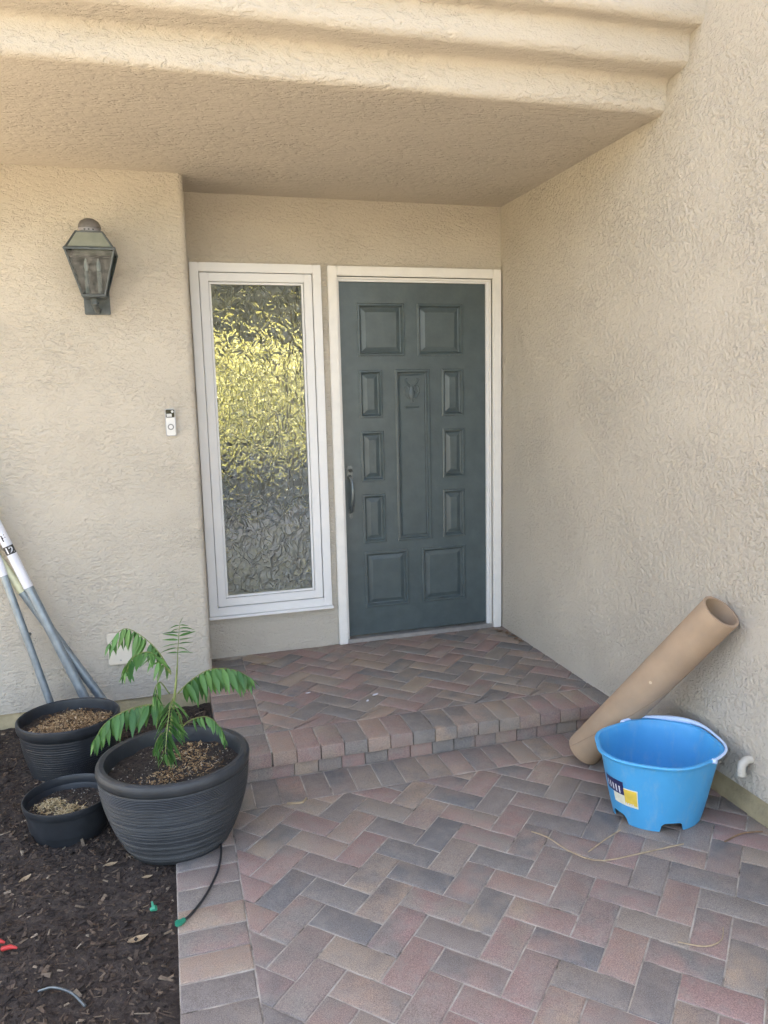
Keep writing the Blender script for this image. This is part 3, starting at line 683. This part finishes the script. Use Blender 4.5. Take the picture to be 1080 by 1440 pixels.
# ------------------------------------------------------------------ young plant with pinnate fronds
pl = thing('potted_plant', 'young green plant with drooping ferny compound leaves in the large planter', 'plant', (PB[0], PB[1], .15))
SP = [(-1.972,-1.51,.145),(-1.957,-1.51,.289),(-1.940,-1.51,.384),(-1.929,-1.50,.449),(-1.921,-1.50,.508)]
MB().tube(SP, [.0055, .005, .0046, .004, .0025], 10).build('stem', 'stem', pl, smooth=60)
def leaflet_mesh(wd, bend):
    st_ = [(0, .05), (.12, .62), (.3, 1), (.5, .92), (.72, .62), (.9, .24), (1, .0)]; vs = []; fs = []
    for t, k in st_:
        z = -bend*t*t; e = wd/2*k
        vs += [(t, -e, z+e*.32), (t, 0, z), (t, e, z+e*.32)]
    for i in range(len(st_)-1):
        a = i*3; fs += [(a, a+3, a+4, a+1), (a+1, a+4, a+5, a+2)]
    me = bpy.data.meshes.new('leaflet'); me.from_pydata(vs, [], fs); me.update()
    for q in me.polygons: q.use_smooth = True
    me.materials.append(M['leaf']); return me
LM = [leaflet_mesh(.22, .10), leaflet_mesh(.25, .2), leaflet_mesh(.24, .32), leaflet_mesh(.20, .45), leaflet_mesh(.27, -.06)]
def spline(pts, n):
    pts = [Vector(p) for p in pts]; out = []; N = len(pts)-1
    for i in range(n+1):
        u = i/n*N; k = min(int(u), N-1); t = u-k
        p0, p1, p2_, p3_ = pts[max(k-1, 0)], pts[k], pts[k+1], pts[min(k+2, N)]
        out.append(.5*((2*p1)+(p2_-p0)*t+(2*p0-5*p1+4*p2_-p3_)*t*t+(3*p1-p0-3*p2_+p3_)*t*t*t))
    return out
def frond(pts, n, ll, droop, start=.22, lat_k=.55, fwd=.35, latv=None):
    sp = spline(pts, 40); MBf = MB().tube([sp[i] for i in range(0, 41, 2)], [.0026-.0018*i/20 for i in range(21)], 6)
    f = MBf.build('frond', 'stem', pl, smooth=60)
    for i in range(n):
        t = start+(1-start)*(i/(n-1)) if n > 1 else 1
        p = sp[min(40, int(t*40))]; tg = (sp[min(40, int(t*40)+1)]-sp[max(0, int(t*40)-1)]).normalized()
        lat = latv.copy() if latv else tg.cross(Vector((0, 0, 1))).normalized()
        for s in ((-1, 1) if i < n-1 else (-1, 1, 0)):
            d_ = lat*s*lat_k*random.uniform(.75, 1.25)+tg*(fwd if s else 1.2)*random.uniform(.7, 1.3)+Vector((0, 0, -droop*random.uniform(.8, 1.15)))
            d_ += Vector((random.gauss(0, .13), random.gauss(0, .13), random.gauss(0, .10))); d_.normalize()
            l = 1.36*ll*random.uniform(.78, 1.14)*(math.sin(math.pi*(.25+.62*(i/max(1, n-1))))**.5)
            nrm = (Vector((0, 0, 1))*.6+lat*s*.8); x = d_; y = nrm.cross(x).normalized(); z = x.cross(y)
            o = bpy.data.objects.new('leaflet', random.choice(LM)); col.objects.link(o); o.parent = f
            q = p-BASE[pl]
            o.matrix_local = Matrix(((x.x*l, y.x*l, z.x*l, q.x), (x.y*l, y.y*l, z.y*l, q.y), (x.z*l, y.z*l, z.z*l, q.z), (0, 0, 0, 1)))
frond([(-1.944,-1.490,.480),(-1.984,-1.460,.553),(-2.042,-1.430,.610),(-2.097,-1.400,.628),(-2.147,-1.380,.575)], 16, .062, .95, .14, .34, .30)
frond([(-1.945,-1.510,.481),(-1.979,-1.540,.549),(-2.013,-1.570,.589),(-2.060,-1.600,.585),(-2.083,-1.620,.545)], 13, .052, .55, .2, .7, .5)
frond([(-1.930,-1.490,.436),(-1.922,-1.460,.491),(-1.916,-1.440,.544),(-1.910,-1.430,.589),(-1.905,-1.420,.626)], 8, .046, .22, .46, 1.0, .25, Vector((1, 0, 0)))
frond([(-1.927,-1.500,.403),(-1.879,-1.480,.438),(-1.808,-1.460,.464),(-1.726,-1.440,.445),(-1.668,-1.430,.405)], 22, .076, .95, .18, .42, .22)
frond([(-1.973,-1.530,.378),(-2.032,-1.540,.392),(-2.108,-1.550,.382),(-2.167,-1.560,.353),(-2.202,-1.570,.305)], 22, .066, .95, .06, .40, .2)
frond([(-1.944,-1.530,.398),(-1.954,-1.600,.395),(-1.964,-1.660,.360),(-1.971,-1.690,.323),(-1.976,-1.710,.285)], 19, .068, .75, .08, .7, .35)
frond([(-1.927,-1.500,.271),(-1.889,-1.520,.308),(-1.832,-1.540,.320),(-1.795,-1.550,.285),(-1.776,-1.560,.235)], 13, .038, .75, .3, .5, .35)
frond([(-1.954,-1.530,.418),(-1.980,-1.570,.478),(-1.997,-1.600,.468),(-1.991,-1.620,.440)], 6, .054, .95, .4, .4, .3)
frond([(-1.960,-1.515,.26),(-1.985,-1.545,.285),(-2.005,-1.565,.27),(-2.012,-1.57,.24)], 5, .040, .9, .4, .4, .3)
frond([(-1.948,-1.505,.33),(-1.930,-1.53,.345),(-1.922,-1.555,.32),(-1.920,-1.56,.28)], 5, .040, .9, .4, .4, .3)

# ------------------------------------------------------------------ cardboard tube
tb = thing('cardboard_tube', 'thick brown cardboard tube leaning against the right stucco wall', 'tube', (-.29, -1.50, G))
ta, tt, tr_ = Vector((-.303, -1.484, -.068)), Vector((-.0645, -1.978, .640)), .071
ax = (tt-ta).normalized(); n0 = ax.orthogonal().normalized(); b0 = ax.cross(n0)
def tring(p, r): return [p+n0*r*math.cos(2*math.pi*k/48)+b0*r*math.sin(2*math.pi*k/48) for k in range(48)]
vs = tring(ta+ax*.03, tr_-.009)+tring(ta, tr_-.009)+tring(ta, tr_)+tring(tt, tr_)+tring(tt, tr_-.009)+tring(ta+ax*.03, tr_-.0095)
MB().add(vs, [(j*48+k, j*48+(k+1) % 48, (j+1)*48+(k+1) % 48, (j+1)*48+k) for j in range(5) for k in range(48)]).build('wall', 'card', tb, smooth=40)
m = MB(); hel = []   # spiral seam
for i in range(60):
    a = 2.2+i*.05; p = ta+ax*(i/59*.86)+(n0*math.cos(a)+b0*math.sin(a))*(tr_+.0001); hel.append(p)
m.tube(hel, .0012, 5).build('spiral_seam', plain('seam', (.27, .185, .12), .9), tb)
a_ = ta+ax*.52; dirc = (CAM-a_); dirc = (dirc-ax*dirc.dot(ax)).normalized()
MB().tube([a_+dirc*(tr_-.001), a_+dirc*(tr_+.0012)], .006, 14).build('tape_spot', plain('pale_spot', (.55, .42, .28), .8), tb)

# ------------------------------------------------------------------ blue bucket
BC = Vector((-.257, -1.915, G)); BR_Z = .152; SY = .87
bk = thing('bucket', 'blue plastic bucket with cutaway foot and pale handle resting on its rim', 'bucket', tuple(BC))
H = BR_Z-G
def wrapd(a): return abs((a+math.pi) % (2*math.pi)-math.pi)
def bshape(a, z):     # rounded, slightly polygonal plan with a pouring lip on one side, softer towards the foot
    t = max(0, min(1, (z-G)/H))
    return 1+.022*t*math.cos(6*(a-R(18)))+.05*t*math.exp(-wrapd(a-R(176))**2/.06)-.05*t*math.exp(-wrapd(a)**2/.25)-.035*t*math.exp(-wrapd(a-R(95))**2/.2)
def brad(t): return .160+.056*t**.9
def bpt(a, z, off=0):
    r = brad((z-G)/H)*bshape(a, z)+off; return (BC.x+r*math.cos(a), BC.y+r*math.sin(a)*SY, z)
def arch(a):          # arched cut-outs between the feet
    h_ = 0
    for c in (-103, -31, 41, 113, 185):
        d_ = wrapd(a-R(c))/R(15)
        if d_ < 1: h_ = max(h_, .036*(1-d_**5)**.5)
    return h_
m = MB(); NB = 192; NJ = 14; vs = []; fs = []
for j in range(NJ+1):
    for i in range(NB):
        a = 2*math.pi*i/NB; lo_ = arch(a); z_ = lo_+(H-.012-lo_)*j/NJ; vs.append(bpt(a, G+.0005+z_))
fs = [(j*NB+i, j*NB+(i+1) % NB, (j+1)*NB+(i+1) % NB, (j+1)*NB+i) for j in range(NJ) for i in range(NB)]
n0_ = len(vs)      # thickness of the foot edge
for i in range(NB):
    a = 2*math.pi*i/NB; vs.append(bpt(a, G+.0005+arch(a), -.004))
for i in range(NB):
    a = 2*math.pi*i/NB; vs.append(bpt(a, G+.05, -.004))
for i in range(NB): fs += [(i, n0_+i, n0_+(i+1) % NB, (i+1) % NB), (n0_+i, n0_+NB+i, n0_+NB+(i+1) % NB, n0_+(i+1) % NB)]
m.add(vs, fs)
bm_prof = [(-.000, H-.012), (.010, H-.012), (.0145, H-.008), (.015, H-.002), (.012, H+.002), (.006, H+.003), (-.001, H), (-.003, H-.012), (-.0035, H-.03), (-.004, .15), (-.0045, .06), (-.006, .052), (-.02, .05)]
vs = []; fs = []
for d_, z in bm_prof:
    for i in range(NB): vs.append(bpt(2*math.pi*i/NB, G+z, d_))
for j in range(len(bm_prof)-1):
    for i in range(NB): fs.append((j*NB+i, j*NB+(i+1) % NB, (j+1)*NB+(i+1) % NB, (j+1)*NB+i))
fs.append(tuple((len(bm_prof)-1)*NB+i for i in range(NB)))
m.add(vs, fs)
body = m.build('bucket_body', 'blue', bk, smooth=38)
m = MB(); pts = []
for i in range(41):
    p = Vector(bpt(R(-66+i*4.05), BR_Z, .0175)); p.z += .003+.007*math.sin(math.pi*i/40); pts.append(p)
m.tube(pts, [.0046+.0062*math.exp(-((i-26)/6)**2) for i in range(41)], 10).build('handle', 'pale', bk, smooth=60)
for an in (-66, 96):
    q0, q1 = Vector(bpt(R(an), BR_Z-.004, .008)), Vector(bpt(R(an), BR_Z-.002, .024)); MB().tube([q0, q1], [.009, .0075], 12).build('handle_pivot', 'pale', bk, smooth=50)
def on_bucket(a, z, off): return bpt(a, z, off)
def sticker(a0, a1, z0, z1, off, slope=0):
    mm = MB(); n = 10; vs = []; fs = []
    for i in range(n+1):
        a = a0+(a1-a0)*i/n; s = slope*(i/n)
        for k in range(5): vs.append(on_bucket(a, z0+s+(z1-z0)*k/4, off))
    for i in range(n): 
        for k in range(4): fs.append((5*i+k, 5*i+5+k, 5*i+6+k, 5*i+k+1))
    return mm.add(vs, fs)
L0 = R(184)
lab = sticker(L0, L0+R(33), -.034, .038, .0006).build('label_sticker', 'cream', bk)
sticker(L0+R(17), L0+R(32), -.026, .034, .0010).build('yellow_print', 'yellow', lab)
sticker(L0-R(11), L0+R(17), .006, .060, .0014).build('navy_print', 'navy', lab)
for i in range(5):
    sticker(L0+R(-8+i*4.6), L0+R(-6.2+i*4.6), -.002*i+.020, .044-.001*i, .0018, -.002).build('white_lettering', 'label', lab)
for i in range(4): sticker(L0+R(18+i*2.8), L0+R(19.6+i*2.8), -.031, -.019, .0018).build('white_lettering', 'label', lab)

# ------------------------------------------------------------------ small things
el = thing('pipe_elbow', 'small white plastic pipe elbow sticking out of the right stucco wall', 'pipe', (0.01, -2.07, .1))
m = MB(); m.tube([(.03, -2.072, .116), (-.012, -2.074, .118), (-.030, -2.076, .108), (-.034, -2.077, .088), (-.034, -2.077, .072)], [.014, .0145, .0155, .0150, .0145], 14)
m.build('elbow', 'pvc', el, smooth=50); MB().lathe([(0, 0), (.0165, 0), (.0165, .012), (.0, .012)], 16, (-.034, -2.077, .068)).build('collar', 'pvc', el, smooth=40)
dl = thing('drip_line', 'black drip irrigation tube with green tip lying on the edge pavers', 'tube', (-1.9, -1.85, G))
pts = spline([(-1.815,-1.60,-.106),(-1.819,-1.702,-.104),(-1.838,-1.795,-.109),(-1.882,-1.907,-.109),(-1.924,-1.977,-.109),(-1.952,-2.008,-.107)], 24)
MB().tube(pts, .0042, 8).build('tubing', 'black', dl, smooth=60)
m = MB(); m.tube([(-1.949,-2.004,-.107), (-1.962,-2.018,-.106)], [.0075, .0085], 10); m.box(-1.975, -2.026, -.112, -1.957, -2.008, -.098, .003); m.build('emitter', 'green', dl)
e2 = thing('drip_emitter', 'small green plastic emitter lying on the dark mulch', 'emitter', (-2.038, -1.912, -.12))
m = MB(); m.tube([(-2.046,-1.91,-.118),(-2.030,-1.914,-.112)], [.006,.009], 10); m.tube([(-2.038,-1.912,-.115),(-2.041,-1.905,-.095)], [.005,.003], 8); m.build('emitter_body', 'green', e2)
for k, (x, y, l) in enumerate(((-2.436, -1.960, .03), (-2.468, -1.925, .022))):
    rd = thing('plastic_scrap', ('red plastic peg lying in the mulch', 'second smaller red plastic scrap lying at the mulch beside the peg')[k], 'plastic scrap', (x, y, -.12))
    m = MB(); m.tube([(x-l*.6, y+.004, -.118), (x+l*.2, y, -.113), (x+l*.8, y-.006, -.117)], [.007, .0065, .003], 8); m.build('scrap', 'red', rd, smooth=60)
dh = MB(); hp = spline([(-2.33,-2.145,bed_z(-2.33,-2.145)+.004),(-2.29,-2.165,-.112),(-2.24,-2.205,-.108),(-2.203,-2.251,-.118)], 16)
tag(dh.tube(hp, .0038, 8).build('hose_offcut', 'bronze', smooth=60), 'short grey green tube offcut half buried in the mulch', 'hose')
def straw(pts, r, name, label, cat, mat='straw', group=None):
    o = MB().tube(spline(pts, 16), r, 6, flat=.6).build(name, mat, smooth=60); tag(o, label, cat, group); return o
z = G+.0025
straw([(-.760,-1.905,z+.004),(-.720,-1.950,z),(-.687,-2.050,z),(-.621,-2.123,z),(-.472,-2.129,z),(-.304,-2.132,z+.004)], .0022, 'straw', 'long curved dry grass stem on the pavers below the bucket', 'stem')
straw([(-.632,-2.068,z),(-.540,-2.027,z+.004),(-.468,-2.005,z+.012)], .0020, 'straw', 'short dry grass stem crossing the longer one below the bucket', 'stem')
straw([(-.163,-2.160,z),(-.077,-2.143,z+.004),(.004,-2.15,z)], .0026, 'dry_twig', 'dark dry twig on the pavers by the right wall', 'twig', 'dryleaf')
straw([(-1.553,-1.438,z),(-1.503,-1.455,z+.004),(-1.485,-1.44,z+.002),(-1.475,-1.421,z)], .0042, 'curled_stem', 'curled tan dry stem on the pavers beside the step', 'stem')
straw([(-.62,-2.52,z),(-.56,-2.56,z+.002),(-.50,-2.55,z),(-.46,-2.51,z)], .0018, 'straw', 'thin dry hoop of grass lying among the tan pavers', 'stem')
def dleaf(x, y, z, l, a, name='dry_leaf', label='', mat='dryleaf', group=None, cat='leaf'):
    vs = []; fs = []
    for i in range(6):
        t = i/5; wd = l*.22*math.sin(math.pi*min(.98, .06+t*.94))
        for s in (-1, 0, 1): vs.append((x+(t-.5)*l*math.cos(a)-s*wd*math.sin(a), y+(t-.5)*l*math.sin(a)+s*wd*math.cos(a), z+.002+abs(s)*wd*.5+.5*l*(t-.5)**2))
    for i in range(5):
        for k in range(2): fs.append((i*3+k, i*3+k+1, i*3+k+4, i*3+k+3))
    o = MB().add(vs, fs).build(name, mat, smooth=60, origin=(x, y, z)); tag(o, label, cat, group); return o
for x, y, l, a in ((-.05, -.10, .055, .3), (-.03, -.15, .06, 1.2), (-.02, -.20, .05, 2.0), (-.025, -.26, .055, .9), (-.06, -.06, .04, 2.6), (-.02, -.31, .05, 1.7)):
    dleaf(x, y, .001, l, a, label='brown dry leaf on the landing against the right wall', group='dry leaves in the landing corner')
for x, y, l, a in ((-1.531, -.171, .035, .2), (-1.479, -.180, .05, .6), (-1.294, -.325, .03, 1.0)):
    dleaf(x, y, .001, l, a, label='pale dry leaf on the landing under the narrow window', mat='straw', group='pale leaves under the window')
for x, y, l, a in ((-1.077, -.854, .028, 1.1), (-1.023, -.797, .04, .5), (-1.325, -.666, .03, .2)):
    dleaf(x, y, .001, l, a, name='paper_scrap', label='white paper scrap lying in the middle of the landing', mat='label', group='paper scraps on the landing', cat='paper')
for x, y, l, a in ((-2.18, -1.62, .045, .2), (-2.06, -1.73, .035, .1), (-2.08, -2.03, .06, .3), (-2.45, -1.60, .05, .9)):
    dleaf(x, y, bed_z(x, y)+.003, l, a, label='tan dry leaf curled on the dark mulch', mat='straw', group='tan leaves on the mulch')

# ------------------------------------------------------------------ garden behind the house, seen only through the patterned glass
hg = thing('garden_hedge', 'yellow green sunlit hedge glowing through the patterned window glass', 'hedge', (-.3, 11, -.2))
def bush(x, y, w_, h_, n):
    m = MB()
    for _ in range(n):
        th, ph = random.uniform(0, 6.3), math.acos(random.uniform(-1, 1)); q = random.uniform(.55, 1)**.5
        p = Vector((x+w_*q*math.sin(ph)*math.cos(th), y+w_*.7*q*math.sin(ph)*math.sin(th), h_*.5+h_*.55*q*math.cos(ph)))
        E = Euler((random.uniform(-1, 1), random.uniform(-1, 1), random.uniform(0, 6.3))).to_matrix(); l = random.uniform(.09, .17)
        m.add([p+E@Vector(c) for c in ((-l, 0, 0), (0, -l*.4, .02), (l, 0, 0), (0, l*.4, .02))], [(0, 1, 2, 3)])
    c = m.build('crown', 'hedge', hg); c['kind'] = 'stuff'
    MB().tube([(x, y, -.2), (x+.05, y, h_*.3), (x, y, h_*.6)], [.09, .07, .03], 8).build('trunk', 'bark', hg)
bush(-1.6, 10.5, 1.5, 2.8, 3200); bush(.9, 11.0, 1.6, 3.2, 3600); bush(-.3, 14.5, 2.3, 4.6, 3600)
